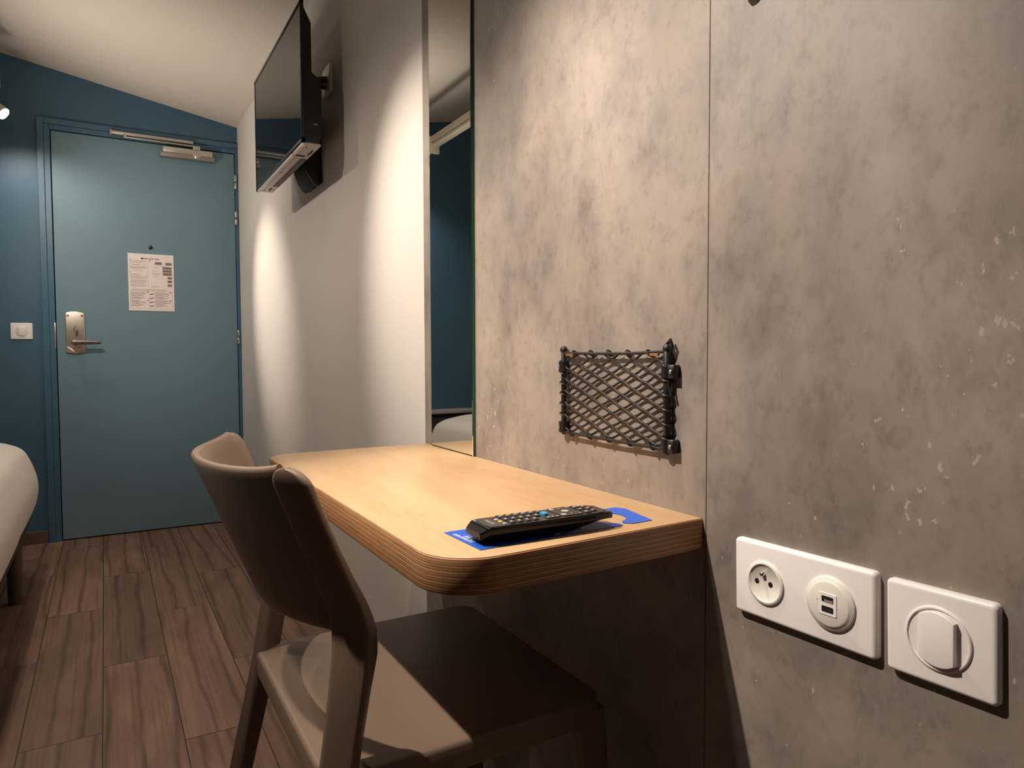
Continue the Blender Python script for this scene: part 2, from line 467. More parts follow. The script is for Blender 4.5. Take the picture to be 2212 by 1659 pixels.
# strike plate in the gap
bm = B(); box(bm, DX0-.010, DX0-.003, YD-.0105, YD-.004, .972, 1.099, .001)
obj('strike_plate', bm, M_steel, door)
bm = B(); lathe(bm, [(.0105, .004), (.0105, .007), (.008, .0085)], 20, ondoor(.223, 1.502)); obj('peephole', bm, M_black, door)
# door closer
cl = obj('door_closer', box(B(), .289, .531, YD-.052, YD-.004, 2.000, 2.030, .004), M_alu, door)
cl['label'] = 'aluminium overhead door closer with slide arm'
bm = B(); box(bm, .277, .541, YD-.050, YD-.004, 1.978, 2.001, .003); obj('closer_base', bm, M_alud, cl)
bm = B(); lathe(bm, [(.020, 1.992), (.020, 2.000)], 20, Matrix.Translation((.452, YD-.040, 0))); lathe(bm, [(.016, 1.984), (.019, 1.992)], 20, Matrix.Translation((.452, YD-.040, 0))); box(bm, .432, .472, YD-.0545, YD-.030, 1.992, 2.012, .002)
obj('spindle', bm, M_alu, cl)
bm = B(); box(bm, .057, .434, YD-.036, YD-.010, 2.062, 2.077, .002); box(bm, .051, .059, YD-.037, YD-.010, 2.058, 2.080, .001)
box(bm, .432, .437, YD-.037, YD-.010, 2.060, 2.078, .001)
obj('slide_rail', bm, M_alu, cl)
bm = B(); box(bm, .112, .468, YD-.046, YD-.030, 2.046, 2.052, .0015); box(bm, .434, .470, YD-.052, YD-.028, 2.030, 2.047, .002); lathe(bm, [(.008, 2.048), (.008, 2.064)], 12, Matrix.Translation((.118, YD-.034, 0)))
obj('arm', bm, M_alu, cl)
# baseboards
bm = B(); box(bm, X_LEFT, DX0-.059, YD-.012, YD, 0, .062, .002); struct(obj('baseboard_back', bm, M_base, smooth=0), 'brown baseboard left of the door frame', 'baseboard')
bm = B(); box(bm, XW-.012, XW, 1.503, YD-.012, 0, .055, .002); struct(obj('baseboard_right', bm, M_baseg, smooth=0), 'grey baseboard along the white wall', 'baseboard')
# concrete look boards
bm = B(); box(bm, XP, XW, .6220, 1.500, 0, 2.30, .0006, 1); struct(obj('trim_3', bm, M_conc, smooth=0), 'concrete look wall board behind the desk and mirror', 'wall board')
bm = B(); box(bm, XP, XW, Y_REAR, .6205, 0, 2.30, .0006, 1); struct(obj('trim_4', bm, M_conc, smooth=0), 'concrete look wall board carrying the sockets', 'wall board')
bm = B(); box(bm, XP+.0012, XW, .6205, .6220, 0, 2.30); struct(obj('trim_5', bm, mat('joint_filler', (.30, .25, .18), .5), smooth=0), 'thin pale joint between the two concrete look boards', 'joint')

# ------------------------------------------------------------------ light rail with heads
rail = thing('light_rail', 'cream light rail with spot lamps near the ceiling, one bright lamp at the left edge', 'light rail', (-.405, 1.6, 2.13))
bm = B(); box(bm, -.430, -.380, -.2, 3.745, 2.150, 2.182, .002); box(bm, -.428, -.384, -.2, 3.74, 2.128, 2.140, .002); box(bm, -.42, -.39, -.2, 3.74, 2.138, 2.152)
box(bm, -.432, -.360, 3.735, 3.760, 2.09, 2.184, .002)
obj('rail', bm, M_rail, rail)
for y in (.4, 2.6):
    bm = B(); tube(bm, [(-.405, y, 2.18), (-.405, y, zc(-.405)+.01)], .006, 10); obj('hanging_rod', bm, M_rail, rail)
for i, (h, a) in enumerate(zip(HEADS, AIMS)):  # the last head is the unseen one added for the door
    d = (Vector(a)-Vector(h)).normalized()
    Mx = Matrix.Translation(h) @ d.to_track_quat('Z', 'Y').to_matrix().to_4x4()
    bm = B(); lathe(bm, [(.014, -.055), (.026, -.045), (.028, .020), (.0255, .020), (.0245, .004)], 24, Mx, cap=False)
    lathe(bm, [(.014, -.056), (.0141, -.055)], 24, Mx)
    tube(bm, [Vector(h)-d*.05, Vector((h[0]-.03, h[1], 2.08)), (-.395, min(h[1], 3.735), 2.13)], .006, 8)
    hd_ = obj('spot_head', bm, M_rail, rail)
    bm = B(); lathe(bm, [(.0235, .004), (.020, .010), (.010, .013), (.002, .014)], 24, Mx); obj('lamp_lens', bm, M_lens, hd_)

# ------------------------------------------------------------------ light switch on the door wall
t1 = thing('light_switch', 'square cream light switch on the dark teal wall left of the door', 'light switch', (-.346, YD, 1.015))
bm = B(); prism(bm, rrect(-.0445, .0445, -.040, .040, .004), 0, .008, .003, 3, ondoor(-.3465, 1.055), top_only=True); obj('plate', bm, M_plate, t1)
bm = B(); prism(bm, circ(0, 0, .0265), .006, .0092, .0012, 2, ondoor(-.3465, 1.055), top_only=True); obj('ring', bm, M_dial, t1)
bm = B(); prism(bm, rrect(-.0155, .0155, -.0225, .0225, .006), .008, .0125, .0015, 2, ondoor(-.3465, 1.055), top_only=True); obj('rocker', bm, M_dial, t1)

# ------------------------------------------------------------------ notice on the door
nt = thing('notice', 'printed white notice sheet with prices fixed to the pale blue door', 'notice', (.2235, YD-.004, 1.168))
NX, NZ = .2235, 1.3175
def nf(): return ondoor(NX, NZ, YD-.004)
bm = B(); box(bm, -.1075, .1075, -.1490, .1490, 0, .003, .0006, 1, nf()); obj('sheet', bm, M_paper, nt, 0)
def bars(items, m, name, z=.0032):
    bm = B()
    for x0, x1, y0, y1 in items: box(bm, x0, x1, y0, y1, .0029, z, 0, 1, nf())
    return obj(name, bm, m, nt, 0)
rg = random.Random(3)
it = []
def para(x0, x1, ytop, n, dy=.0042, h=.0013):
    for k in range(n):
        e = x1-(rg.random()*.5*(x1-x0) if k == n-1 or rg.random() < .2 else rg.random()*.004)
        it.append((x0, e, ytop-k*dy-h, ytop-k*dy))
para(-.098, -.018, .112, 3); para(-.098, -.022, .094, 2); para(-.098, -.020, .082, 4); para(-.098, -.03, .060, 1)
para(-.098, -.04, .043, 2); para(-.098, -.018, .033, 4); para(-.098, -.018, .012, 5); para(-.098, -.02, -.012, 3); para(-.09, -.05, -.026, 1)
para(.004, .044, .080, 1); para(.004, .044, .064, 1); para(.004, .044, .050, 2); para(.015, .095, .090, 1); para(.018, .060, .1115, 1); para(.075, .095, .1115, 1)
para(.052, .064, .025, 1); para(.000, .045, -.018, 2); para(-.097, .082, -.036, 2)
it.append((-.0155, -.0149, -.033, .118))
bars(it, M_inkl, 'small_print')
it = []
for x0, x1 in ((-.096, -.022), (.016, .094)):
    for ys in (-.052, -.092):
        for k in range(8):
            e = x0+(x1-x0)*(.45+.5*rg.random()); it.append((x0, e, ys-k*.0046-.0016, ys-k*.0046))
for a in ((-.100, .098, -.0462, -.0454), (-.100, .098, -.1378, -.1370), (-.100, -.0992, -.1378, -.0454), (.0972, .098, -.1378, -.0454), (-.0135, -.0128, -.1378, -.0454), (.0128, .0135, -.1378, -.0454)): it.append(a)
bars(it, M_inkp, 'rules_box')
it = [(-.046, -.036, .120, .128), (-.099, -.0965, .113, .119), (-.099, -.0965, .048, .056), (-.008, -.0045, .112, .118), (.086, .092, -.0515, -.0475), (.087, .092, -.0955, -.0910), (-.022, -.016, -.0955, -.091), (-.024, -.016, -.0515, -.0475)]
for k, y in enumerate((-.062, -.083, -.104, -.124)):
    it += [(-.010, -.002, y-.002, y+.002), (-.003, .004, y, y+.004), (.004, .0095, y+.001, y+.0045)]
for k in range(17):
    x = -.032+k*.0042
    if k % 6 != 5: it.append((x, x+.003, .1215, .1215+(.0045 if k % 3 else .0058)))
it += [(.012, .024, .037, .0375), (.012, .024, .0295, .030), (.012, .0125, .0295, .0375), (.0235, .024, .0295, .0375)]
bars(it, M_ink, 'headings')
prices = [(.0345, .102, .033, .0135, '50 €'), (.083, .101, .030, .0135, '70 €'), (.0755, .0785, .044, .0135, '0,90 €'), (.0755, .0625, .044, .0135, '0,14 €'), (.0755, .0470, .044, .0135, '0,60 €'), (.087, .0275, .022, .0135, '3 €'), (.087, .0085, .022, .0135, '0 €'), (.087, -.0115, .022, .0135, '')]
for x, y, w, h, s in prices:
    p_ = bars([(x-w/2, x+w/2, y-h/2, y+h/2)], M_price, 'price_box', .0033)
    if s:
        bm = B(); text_bm(bm, s, .0125, nf() @ Matrix.Translation((x, y, .0035))); obj('price', bm, M_ink, p_, 0)

# ------------------------------------------------------------------ bed at the left
bed = thing('bed', 'bed with white duvet over a brown base at the left edge', 'bed', (-1.0, 2.4, 0))
bm = B(); box(bm, -1.70, -.292, 1.2, 3.66, .215, .40, .012, 3); obj('base', bm, M_bedbase, bed)
for x, y in ((-.312, 3.19), (-1.5, 3.19), (-.312, 1.5), (-1.5, 1.5)):
    bm = B(); lathe(bm, [(.0225, 0), (.0240, .004), (.0265, .216)], 24, Matrix.Translation((x, y, 0))); obj('leg', bm, M_bedleg, bed)
prof = [(-.315, .232), (-.305, .234), (-.293, .245), (-.262, .318), (-.251, .385), (-.256, .440), (-.275, .500), (-.298, .546), (-.340, .571), (-.40, .586), (-.55, .603), (-1.0, .615), (-1.45, .60), (-1.62, .55), (-1.70, .45), (-1.72, .36), (-1.70, .30), (-1.66, .27), (-1.60, .255), (-1.45, .248), (-1.1, .242), (-.7, .236), (-.45, .232), (-.36, .2315)]
def smooth_poly(pts, n=4):
    out = []; N_ = len(pts)
    for i in range(N_):
        p0, p1, p2, p3 = [Vector((*pts[(i+k) % N_], 0)) for k in (-1, 0, 1, 2)]
        for j in range(n):
            t_ = j/n
            v_ = .5*((2*p1)+(p2-p0)*t_+(2*p0-5*p1+4*p2-p3)*t_*t_+(3*p1-p0-3*p2+p3)*t_**3)
            out.append((v_.x, v_.y))
    return out
prof = smooth_poly(prof)
rings = []
for y, k, dz in ((1.2, 1, 0), (1.6, 1, .012), (2.0, .99, -.004), (2.4, 1, .006), (2.8, 1.0, .0), (3.1, .995, .003), (3.35, 1, 0), (3.49, 1, -.002), (3.535, .992, -.004), (3.56, .972, -.01), (3.575, .93, -.02)):
    rings.append([(-1.0+(x+1.0)*k, y, .40+(z-.40)*(k if z > .40 else k)+dz*(1 if z > .5 else .3)) for x, z in prof])
bm = B(); loft(bm, rings); obj('duvet', bm, M_duvet, bed, 60)

# heater below, beyond the bed, seen in the mirror
ht = thing('heater', 'low heater with pale grey top and dark grille, seen in the mirror beyond the bed', 'heater', (-1.1, YD-.06, 0))
bm = B(); box(bm, -1.70, -.46, YD-.11, YD-.001, .555, .580, .004); obj('top_cover', bm, mat('pale_grey_metal', (.42, .40, .37), .4), ht)
bm = B(); box(bm, -1.68, -.48, YD-.085, YD-.012, .0, .535, .003); box(bm, -1.60, -.56, YD-.07, YD-.03, .53, .556)
hb = obj('body', bm, M_blackm, ht)
bm = B()
for k in range(40):
    box(bm, -1.66+k*.0295, -1.645+k*.0295, YD-.088, YD-.084, .06, .51)
obj('grille', bm, M_grille, ht, 0)

# ------------------------------------------------------------------ television
tv = thing('television', 'black flat television on the white wall, hung high left of the mirror', 'television', (.60, 2.52, 1.50))
TY0, TY1, TZ0, TZ1, TX = 2.150, 2.885, 1.572, 1.992, .528
def profy(bm, pts, y0, y1, bev=0.0):         # polygon in XZ extruded along Y
    m = Matrix(((1, 0, 0, 0), (0, 0, 1, 0), (0, 1, 0, 0), (0, 0, 0, 1)))
    return prism(bm, pts, y0, y1, bev, 2, m)
bm = B(); profy(bm, [(TX+.001, TZ0+.003), (TX+.001, TZ1), (TX+.010, TZ1), (TX+.010, 1.972), (.559, 1.930), (.559, 1.785), (.587, 1.765), (.587, 1.600), (.580, TZ0+.003)], TY0+.001, TY1-.001, .0015)
obj('housing', bm, M_black, tv)
bm = B()
for y0, y1, z0, z1 in ((TY0, TY0+.013, TZ0, TZ1), (TY1-.013, TY1, TZ0, TZ1), (TY0, TY1, TZ1-.013, TZ1), (TY0, TY1, TZ0, TZ0+.016)): box(bm, TX-.001, TX+.008, y0, y1, z0, z1, .001, 1)
obj('bezel', bm, M_black, tv)
bm = B(); box(bm, TX+.0002, TX+.002, TY0+.009, TY1-.009, TZ0+.015, TZ1-.009); obj('screen', bm, M_screen, tv, 0)
bm = B(); box(bm, TX, TX+.008, TY0+.004, 2.272, TZ0-.009, TZ0+.001, .001, 1); box(bm, TX, TX+.008, 2.284, TY1-.030, TZ0-.009, TZ0+.001, .001, 1)
obj('bottom_trim', bm, M_trimw, tv)
bm = B(); box(bm, TX+.008, .584, TY0+.004, TY1-.030, TZ0-.005, TZ0+.004, .001, 1); us = obj('underside', bm, M_silver, tv)
bm = B(); box(bm, .562, .582, 2.315, 2.74, TZ0-.0065, TZ0-.004); vent = obj('vent', bm, M_grille, us, 0)
bm = B()
for k in range(48): box(bm, .567, .578, 2.325+k*.0085, 2.3285+k*.0085, TZ0-.0072, TZ0-.006)
obj('vent_slats', bm, M_alud, us, 0)
for y, x in ((2.18, .547), (2.52, .545), (2.82, .545), (2.235, .575), (2.80, .575)):
    bm = B(); lathe(bm, [(.003, TZ0-.0062), (.003, TZ0-.004)], 10, Matrix.Translation((x, y, 0))); obj('screw', bm, M_dark, us, 0)
bm = B(); box(bm, .530, .566, 2.272, 2.286, TZ0-.0064, TZ0-.003); obj('slot', bm, M_dark, us, 0)
bm = B()
for k in range(9): box(bm, .569+.0012*(k % 3), .574+.001*(k % 2), 2.205+k*.007, 2.209+k*.007, TZ0-.0062, TZ0-.004)
obj('printed_marks', bm, M_dark, us, 0)
bm = B()
for k in range(9): box(bm, .560+.0012*(k % 3), .566, 2.775+k*.006, 2.779+k*.006, TZ0-.0062, TZ0-.004)
obj('printed_marks', bm, M_dark, us, 0)
bm = B(); box(bm, .562, .574, TY0-.0006, TY0+.002, 1.628, 1.633)
obj('side_port', bm, M_alud, tv, 0)
bm = B()
profy(bm, [(.585, 1.76), (.664, 1.76), (.664, 1.528), (.645, 1.520), (.632, 1.530), (.618, 1.552), (.606, 1.590)], 2.44, 2.60, .004)
mt = obj('wall_mount', bm, M_blackm, tv)
bm = B()
pts = [(.608, 1.560), (.622, 1.538), (.636, 1.520), (.648, 1.514), (.656, 1.520), (.648, 1.548), (.632, 1.575), (.614, 1.590)]
profy(bm, pts, 2.425, 2.441, .002); obj('mount_cap', bm, M_black, mt)
# wall socket and plug behind it
sk = thing('wall_socket', 'white wall socket half hidden behind the television', 'socket', (XW, 2.33, 1.795))
bm = B(); prism(bm, rrect(-.045, .045, -.045, .045, .004), 0, .009, .003, 3, onwall(2.345, 1.842, 0, XW), top_only=True); obj('plate', bm, M_plate, sk)
bm = B(); lathe(bm, [(.022, .008), (.020, .020), (.016, .034), (.010, .044), (.005, .056)], 24, onwall(2.348, 1.835, 0, XW))
tube(bm, [(.612, 2.348, 1.835), (.600, 2.35, 1.828), (.596, 2.36, 1.800), (.592, 2.38, 1.76)], .004, 8)
pg = obj('power_plug', bm, M_black); tag(pg, 'black power plug and lead in the socket behind the television', 'plug')

# ------------------------------------------------------------------ mirror
mr = thing('mirror', 'tall narrow mirror with green glass edge standing on the desk', 'mirror', (XP, 1.347, .730))
MY0, MY1, MZ0, MZ1 = 1.2435, 1.4515, .7305, 2.15
bm = B(); box(bm, XP-.006, XP-.0003, MY0, MY1, MZ0, MZ1, 0)
obj('glass_edge', bm, M_gedge, mr, 0)
bm = B(); t = bmesh.new()
f = [t.verts.new((XP-.0072, y, z)) for y, z in ((MY0+.002, MZ0+.002), (MY1-.005, MZ0+.002), (MY1-.005, MZ1), (MY0+.002, MZ1))]
t.faces.new(f); merge(bm, t); obj('mirror_face', bm, M_mirror, mr, 0)
bm = B(); t = bmesh.new()
for (ya, xa), (yb, xb) in (((MY1-.005, XP-.0072), (MY1, XP-.0058)), ((MY0+.002, XP-.0072), (MY0, XP-.0058))):
    t.faces.new([t.verts.new(p) for p in ((xa, ya, MZ0), (xb, yb, MZ0), (xb, yb, MZ1), (xa, ya, MZ1))])
merge(bm, t); obj('bevel', bm, M_bevel, mr, 0)

# ------------------------------------------------------------------ desk
DT = .7295
dk = thing('desk', 'birch plywood wall desk with rounded front corners', 'desk', (.46, 1.06, .688))
def desk_outline(ins=0.0):
    x0, x1, y0, y1, r = .278+ins, XP-.0005, .6265+ins, 1.490-ins, .062
    pts = [(x1, y0)]
    pts += [(x1, y1)]
    for k in range(11):
        a = PI/2+PI/2*k/10; pts.append((x0+r+r*math.cos(a), y1-r+r*math.sin(a)))
    for k in range(11):
        a = PI+PI/2*k/10; pts.append((x0+r+r*math.cos(a), y0-.0105+r+r*math.sin(a)))
    return pts
bm = B(); prism(bm, desk_outline(), DT-.0385, DT-.0012, .0012, 2); obj('plywood_board', bm, M_ply, dk, 50)
bm = B(); prism(bm, desk_outline(.0015), DT-.0014, DT, .0005, 1); obj('maple_top', bm, M_maple, dk, 50)

# ------------------------------------------------------------------ chair
ch = thing('chair', 'taupe moulded plastic chair pushed under the desk', 'chair', (.40, .99, 0))
YC = .990
# seat: rounded slab with a turned down rim
bm = B()
def seat_outline(ins):
    x0, x1, y0, y1 = .203+ins, .604-ins, .773+ins, 1.208-ins
    return rrect(x0, x1, y0, y1, .030, 6)
rs = []
for z, ins in ((.412, .006), (.414, .0), (.443, .0), (.4475, .0015), (.4495, .0045), (.4500, .0075)): rs.append([(x, y, z) for x, y in seat_outline(ins)])
loft(bm, rs, True, True); obj('seat', bm, M_chair, ch, 40)
# backrest shell: bowed grid with thickness and a rounded rim
def post_c(z):                                # centre line of the rear posts (x by height)
    tab = [(0, .128), (.13, .156), (.26, .184), (.44, .224), (.54, .2405), (.585, .2475), (.61, .2485), (.64, .2425), (.70, .2155), (.76, .192), (.82, .170)]
    for (a, xa), (b_, xb) in zip(tab, tab[1:]):
        if z <= b_:
            return xa+(xb-xa)*(z-a)/(b_-a)
    return tab[-1][1]
def shell_pt(s, t):
    z = .612+.188*t+.008*abs(s)**7*t
    xm = .178-.077*t
    xp = post_c(z)-.009
    hy = .191
    y = YC+hy*s
    return Vector((xm+(xp-xm)*abs(s)**2.3, y, z))
NS, NT = 40, 12
bm = B(); t = bmesh.new(); th = .0055
def nrm(s, t_):
    e = 1e-3
    a = shell_pt(min(1, s+e), t_)-shell_pt(max(-1, s-e), t_); b_ = shell_pt(s, min(1, t_+e))-shell_pt(s, max(0, t_-e))
    n = a.cross(b_).normalized()
    return n if n.x > 0 else -n
rings = []
for i in range(NS+1):
    s = -1+2*i/NS; inner, outer = [], []
    for j in range(NT+1):
        tt = j/NT; p = shell_pt(s, tt); n = nrm(s, tt); inner.append(p+n*th); outer.append(p-n*th)
    pt, nt_ = shell_pt(s, 1), nrm(s, 1); pb, nb = shell_pt(s, 0), nrm(s, 0)
    upv = (shell_pt(s, 1)-shell_pt(s, .9)).normalized()
    cap_t = [pt+nt_*th*math.cos(a)+upv*th*math.sin(a) for a in [PI*k/6 for k in range(1, 6)]]
    cap_b = [pb-nb*th*math.cos(a)-upv*th*math.sin(a) for a in [PI*k/6 for k in range(1, 6)]]
    rings.append(inner+cap_t+outer[::-1]+cap_b)
loft(bm, rings, True, True); obj('backrest', bm, M_chair, ch, 50)
# rear legs run up into the posts of the backrest
def rear_leg(sg):
    bm = B(); rings = []
    zs = [0, .05, .13, .26, .36, .44, .50, .54, .565, .585, .60, .615, .63, .65, .68, .72, .76, .785]
    hw, hd = .0225, .013
    ztop = .788
    zs += [ztop+hw*math.sin(PI/2*k/14) for k in range(1, 15)]
    for z in zs:
        k = 1.0
        if z > ztop: k = math.sqrt(max(.0, 1-((z-ztop)/hw)**2)); k = max(k, .16)
        zz = min(z, .80)
        c = Vector((post_c(z)-.0035, YC+sg*(.2025+.016*(1-min(z, .6)/.6)), z))
        q = 1.0 if z > .5 else 1-.22*(1-z/.5)
        tw = max(0, min(1, (z-.52)/.12)); ang = math.radians(36+18*tw*tw*(3-2*tw))*sg
        ca, sa = math.cos(ang), math.sin(ang)
        wd = hw*k*q*(1+.12*tw)*(1+.10*math.exp(-((z-.6)/.05)**2))
        kd = (.62+.38*k)*(1-.40*max(0, min(1, (z-.58)/.14)))
        sec = rrect(-wd, wd, -hd*q*kd, hd*q*kd, min(.0075, wd*.85, hd*q*kd*.85), 4)
        rings.append([(c.x+a*ca-b_*sa, c.y+a*sa+b_*ca, z) for a, b_ in sec])
    loft(bm, rings); obj('leg', bm, M_chair, ch, 45)
rear_leg(-1); rear_leg(1)
def front_leg(sg):
    bm = B(); rings = []
    for z, w, xo in ((0, .036, .628), (.10, .038, .6245), (.20, .042, .6195), (.30, .046, .6145), (.38, .050, .608), (.415, .056, .605), (.432, .062, .604)):
        c = xo-w/2; yc = YC+sg*(.203-(.0 if z > .2 else -.006*(1-z/.2)))
        rings.append([(c+a, yc+b_, z) for a, b_ in rrect(-w/2, w/2, -.0125, .0125, .006, 4)])
    loft(bm, rings); obj('leg', bm, M_chair, ch, 45)
front_leg(-1); front_leg(1)

# ------------------------------------------------------------------ blue door hanger card on the desk
hg = thing('door_hanger', 'blue door hanger card with white print under the remote control', 'door hanger', (.46, .69, DT))
out = [(.3325, .727), (.3350, .6420), (.5305, .6480)]
cxh, cyh, rh = .536, .690, .026
# the slit and the round hole
out += [(.5315, .6570), (.5225, .6660)]
for k in range(25):
    a = math.radians(-118-(330-12)*k/24); out.append((cxh+rh*math.cos(a), cyh+rh*math.sin(a)))
out += [(.5375, .6565), (.5440, .6505), (.552, .6485), (.578, .6500), (.590, .716), (.584, .7290)]
bm = B(); t = bmesh.new()
vs = [t.verts.new((x, y, DT+.0003)) for x, y in out]
es = [t.edges.new((vs[i], vs[(i+1) % len(vs)])) for i in range(len(vs))]
bmesh.ops.triangle_fill(t, use_beauty=True, edges=es, use_dissolve=False)
ex = bmesh.ops.extrude_face_region(t, geom=list(t.faces))
for v_ in ex['geom']:
    if isinstance(v_, bmesh.types.BMVert): v_.co.z += .0006
merge(bm, t); card = obj('card', bm, M_card, hg, 0)
bm = B(); zt = DT+.0010
def stroke(p, q, r=.0007):
    tube(bm, [(p[0], p[1], zt), ((p[0]+q[0])/2, (p[1]+q[1])/2, zt), (q[0], q[1], zt)], r, 6)
for (xa, ya), (xb, yb), n in (((.3365, .713), (.3390, .6700), 21), ((.3435, .698), (.3450, .6690), 14)):
    bm = B()
    for k in range(n):
        f0 = k/n; px, py = xa+(xb-xa)*f0, ya+(yb-ya)*f0; hgt = .0042 if k % 4 else .0052
        stroke((px, py), (px+hgt, py+.0003), .00045); stroke((px+hgt*rg.random(), py-.0001), (px+hgt*rg.random()*.6, py-.0012), .0004)
    obj('text_line', bm, M_cardw, hg, 0)
bm = B()
pts = []
for k in range(15):
    f0 = k/14; pts.append((.438+.040*f0, .6540+.0075*math.sin(f0*PI*.62), zt))
tube(bm, pts, .0007, 6)
for dx, dy in ((0, 0), (-.0018, -.001), (.002, .0012), (.0015, -.0015)): lathe(bm, [(.0020, zt-.0002), (.0019, zt+.0003)], 12, Matrix.Translation((.4385+dx, .6528+dy, 0)))
obj('smile_drawing', bm, M_cardw, hg, 0)
for x, y in ((.4725, .6535), (.4790, .6535)):
    bm = B(); lathe(bm, [(.0021, zt-.0002), (.0020, zt+.0003)], 12, Matrix.Translation((x, y, 0))); obj('eye_drawing', bm, M_cardw, hg, 0)

# ------------------------------------------------------------------ remote control
RL, RW, RT = .176, .0500, .0195
rmx = Matrix.Translation((.3405, .6705, DT+.0010)) @ Matrix.Rotation(math.radians(-1.5), 4, 'Z')
rm = thing('remote_control', 'black television remote control lying on the blue card', 'remote control', (.434, .668, DT+.001))
def rem_sec(x, hw, zt_, zb, belly):
    """section across the remote: flat top, sides falling in to a narrower belly"""
    return [(x, -hw*.93, zt_), (x, hw*.93, zt_), (x, hw, zt_-.0020), (x, hw*.96, zt_-.0075), (x, hw*belly, zb+.003), (x, hw*belly*.75, zb), (x, -hw*belly*.75, zb), (x, -hw*belly, zb+.003), (x, -hw*.96, zt_-.0075), (x, -hw, zt_-.0020)]
H = RT; sec = []
for x, w, zt_, zb, be in ((0, .0175, H-.0062, .0070, .70), (.0035, .0205, H-.0042, .0040, .72), (.008, .0232, H-.0012, .0018, .66), (.011, .0240, H-.0002, .0010, .66), (.018, .0246, H, .0003, .66), (.060, .0250, H, 0, .66), (.100, .0250, H, .0002, .66), (.128, .0246, H, .0022, .66), (.150, .0236, H, .0062, .70), (.164, .0222, H-.0003, .0098, .86), (.172, .0196, H-.0010, .0122, .9), (.176, .0160, H-.0026, .0135, .9)):
    sec.append(rem_sec(x, w, zt_, zb, be))
bm = B(); loft(bm, sec, True, True, rmx); obj('body', bm, M_gloss, rm, 28)
bm = B()
pl = [(.012, -.0205), (.0105, -.010), (.0105, .010), (.012, .0205), (.060, .0228), (.130, .0225), (.160, .0200), (.168, .0120), (.168, -.0120), (.160, -.0200), (.130, -.0225), (.060, -.0228)]
prism(bm, pl, RT-.0006, RT+.0005, .0002, 1, rmx); obj('face_plate', bm, M_rem, rm, 0)
def key(x, y, w, h, m=None, hgt=.0022, legend=True, r=.0012):
    bm = B(); prism(bm, rrect(x-w/2, x+w/2, y-h/2, y+h/2, r, 3), RT, RT+hgt, .0005, 1, rmx, top_only=True)
    k = obj('button', bm, m or M_key, rm, 0)
    if legend:
        bm = B(); box(bm, x-w*.20, x+w*.20, y-h*.16, y+h*.16, RT+hgt-.0002, RT+hgt+.0002, 0, 1, rmx); obj('legend', bm, M_keyl, k, 0)
for j, m_ in enumerate((M_keyr, M_keyg, M_keyy, M_keylb)): key(.0315, .0150-.0100*j, .0046, .0066, m_, .0016, False)
for r in range(4):
    for j in range(3): key(.0405+.0098*r, .0138-.0138*j, .0072, .0104)
key(.0800, .0138, .0072, .0104); key(.0800, 0, .0072, .0104)
key(.0905, -.0, .0075, .0120, M_keyb, .0034, False, .0035)
key(.0905, .0140, .0080, .0090)
bm = B(); prism(bm, rrect(.0835, .1020, -.0200, -.0120, .0015, 3), RT, RT+.0020, .0005, 1, rmx, top_only=True); k3 = obj('button', bm, M_key, rm, 0)
bm = B()
for x in (.0865, .0925, .0985): box(bm, x-.0013, x+.0013, -.0175, -.0145, RT+.0018, RT+.0022, 0, 1, rmx)
obj('legend', bm, M_keyl, k3, 0)
bm = B(); prism(bm, rrect(.1045, .1340, -.0195, .0195, .004, 4), RT, RT+.0020, .0006, 2, rmx, top_only=True); pad = obj('navigation_pad', bm, M_rem, rm, 0)
bm = B()
prism(bm, circ(.119, 0, .0045, 20), RT+.0018, RT+.0023, 0, 1, rmx)
for x, y, r_ in ((.1085, -.0135, .0034), (.1085, .0135, .0030), (.1300, -.0145, .0012), (.1300, .0145, .0012), (.119, .0140, .0010), (.119, -.0140, .0010)): prism(bm, circ(x, y, r_, 14), RT+.0018, RT+.0022, 0, 1, rmx)
obj('pad_marks', bm, M_keyl, pad, 0)
key(.1400, -.0135, .0085, .0110, None, .0024); key(.1400, .0120, .0085, .0110, None, .0024)
key(.1400, -.0005, .0085, .0085, None, .0024)
key(.1510, -.0105, .0070, .0085); key(.1510, .0, .0070, .0085); key(.1510, .0105, .0070, .0085)
key(.1590, .0090, .0055, .0090, M_keyr, .0016, False)
bm = B(); text_bm(bm, 'PHILIPS', .0068, rmx @ Matrix.Translation((.0205, 0, RT+.0006)) @ Matrix.Rotation(PI/2*-1, 4, 'Z')); obj('brand_lettering', bm, M_keyl, rm, 0)

# ------------------------------------------------------------------ net pocket
np_ = thing('net_pocket', 'black net pocket with elastic mesh mounted on the concrete board above the desk', 'net pocket', (XP, .80, .80))
NY0, NY1, NZ0, NZ1, NXW = .9195, .6855, .8125, .9355, XP-.0075
P_N, Q_N = 4.7, 6.4
def net_pt(p, q):
    u, v = p/P_N, q/Q_N
    du = .008*math.sin(1.1*q+.7)*u*(1-u)*4
    dv = .010*math.sin(1.3*p+.4)*v*(1-v)*4 - .030*u*math.sin(PI*v)
    y = NY0+(NY1-NY0)*(u+du); z = NZ0+(NZ1-NZ0)*(v+dv)
    return Vector((NXW+.0038*math.sin(PI*u)*math.sin(PI*v), y, z))
bm = B()
for fam in (1, -1):
    for k in range(-8, 14):
        pts, rad = [], []
        for i in range(0, 201):
            q = Q_N*i/200; p = (k+.35)+fam*q
            if -.02 <= p <= P_N+.02:
                # loops soften near the crossings
                wob = -.034*fam*math.sin(2*PI*2*(p-.35))
                w = net_pt(p, q+wob)
                w.x += .0005*fam
                pts.append(w); rad.append(.00155)
        if len(pts) > 6:
            pts = pts[::3]+[pts[-1]] if (len(pts)-1) % 3 else pts[::3]
            tube(bm, pts, .0017, 6)
obj('net', bm, M_cord, np_, 60)
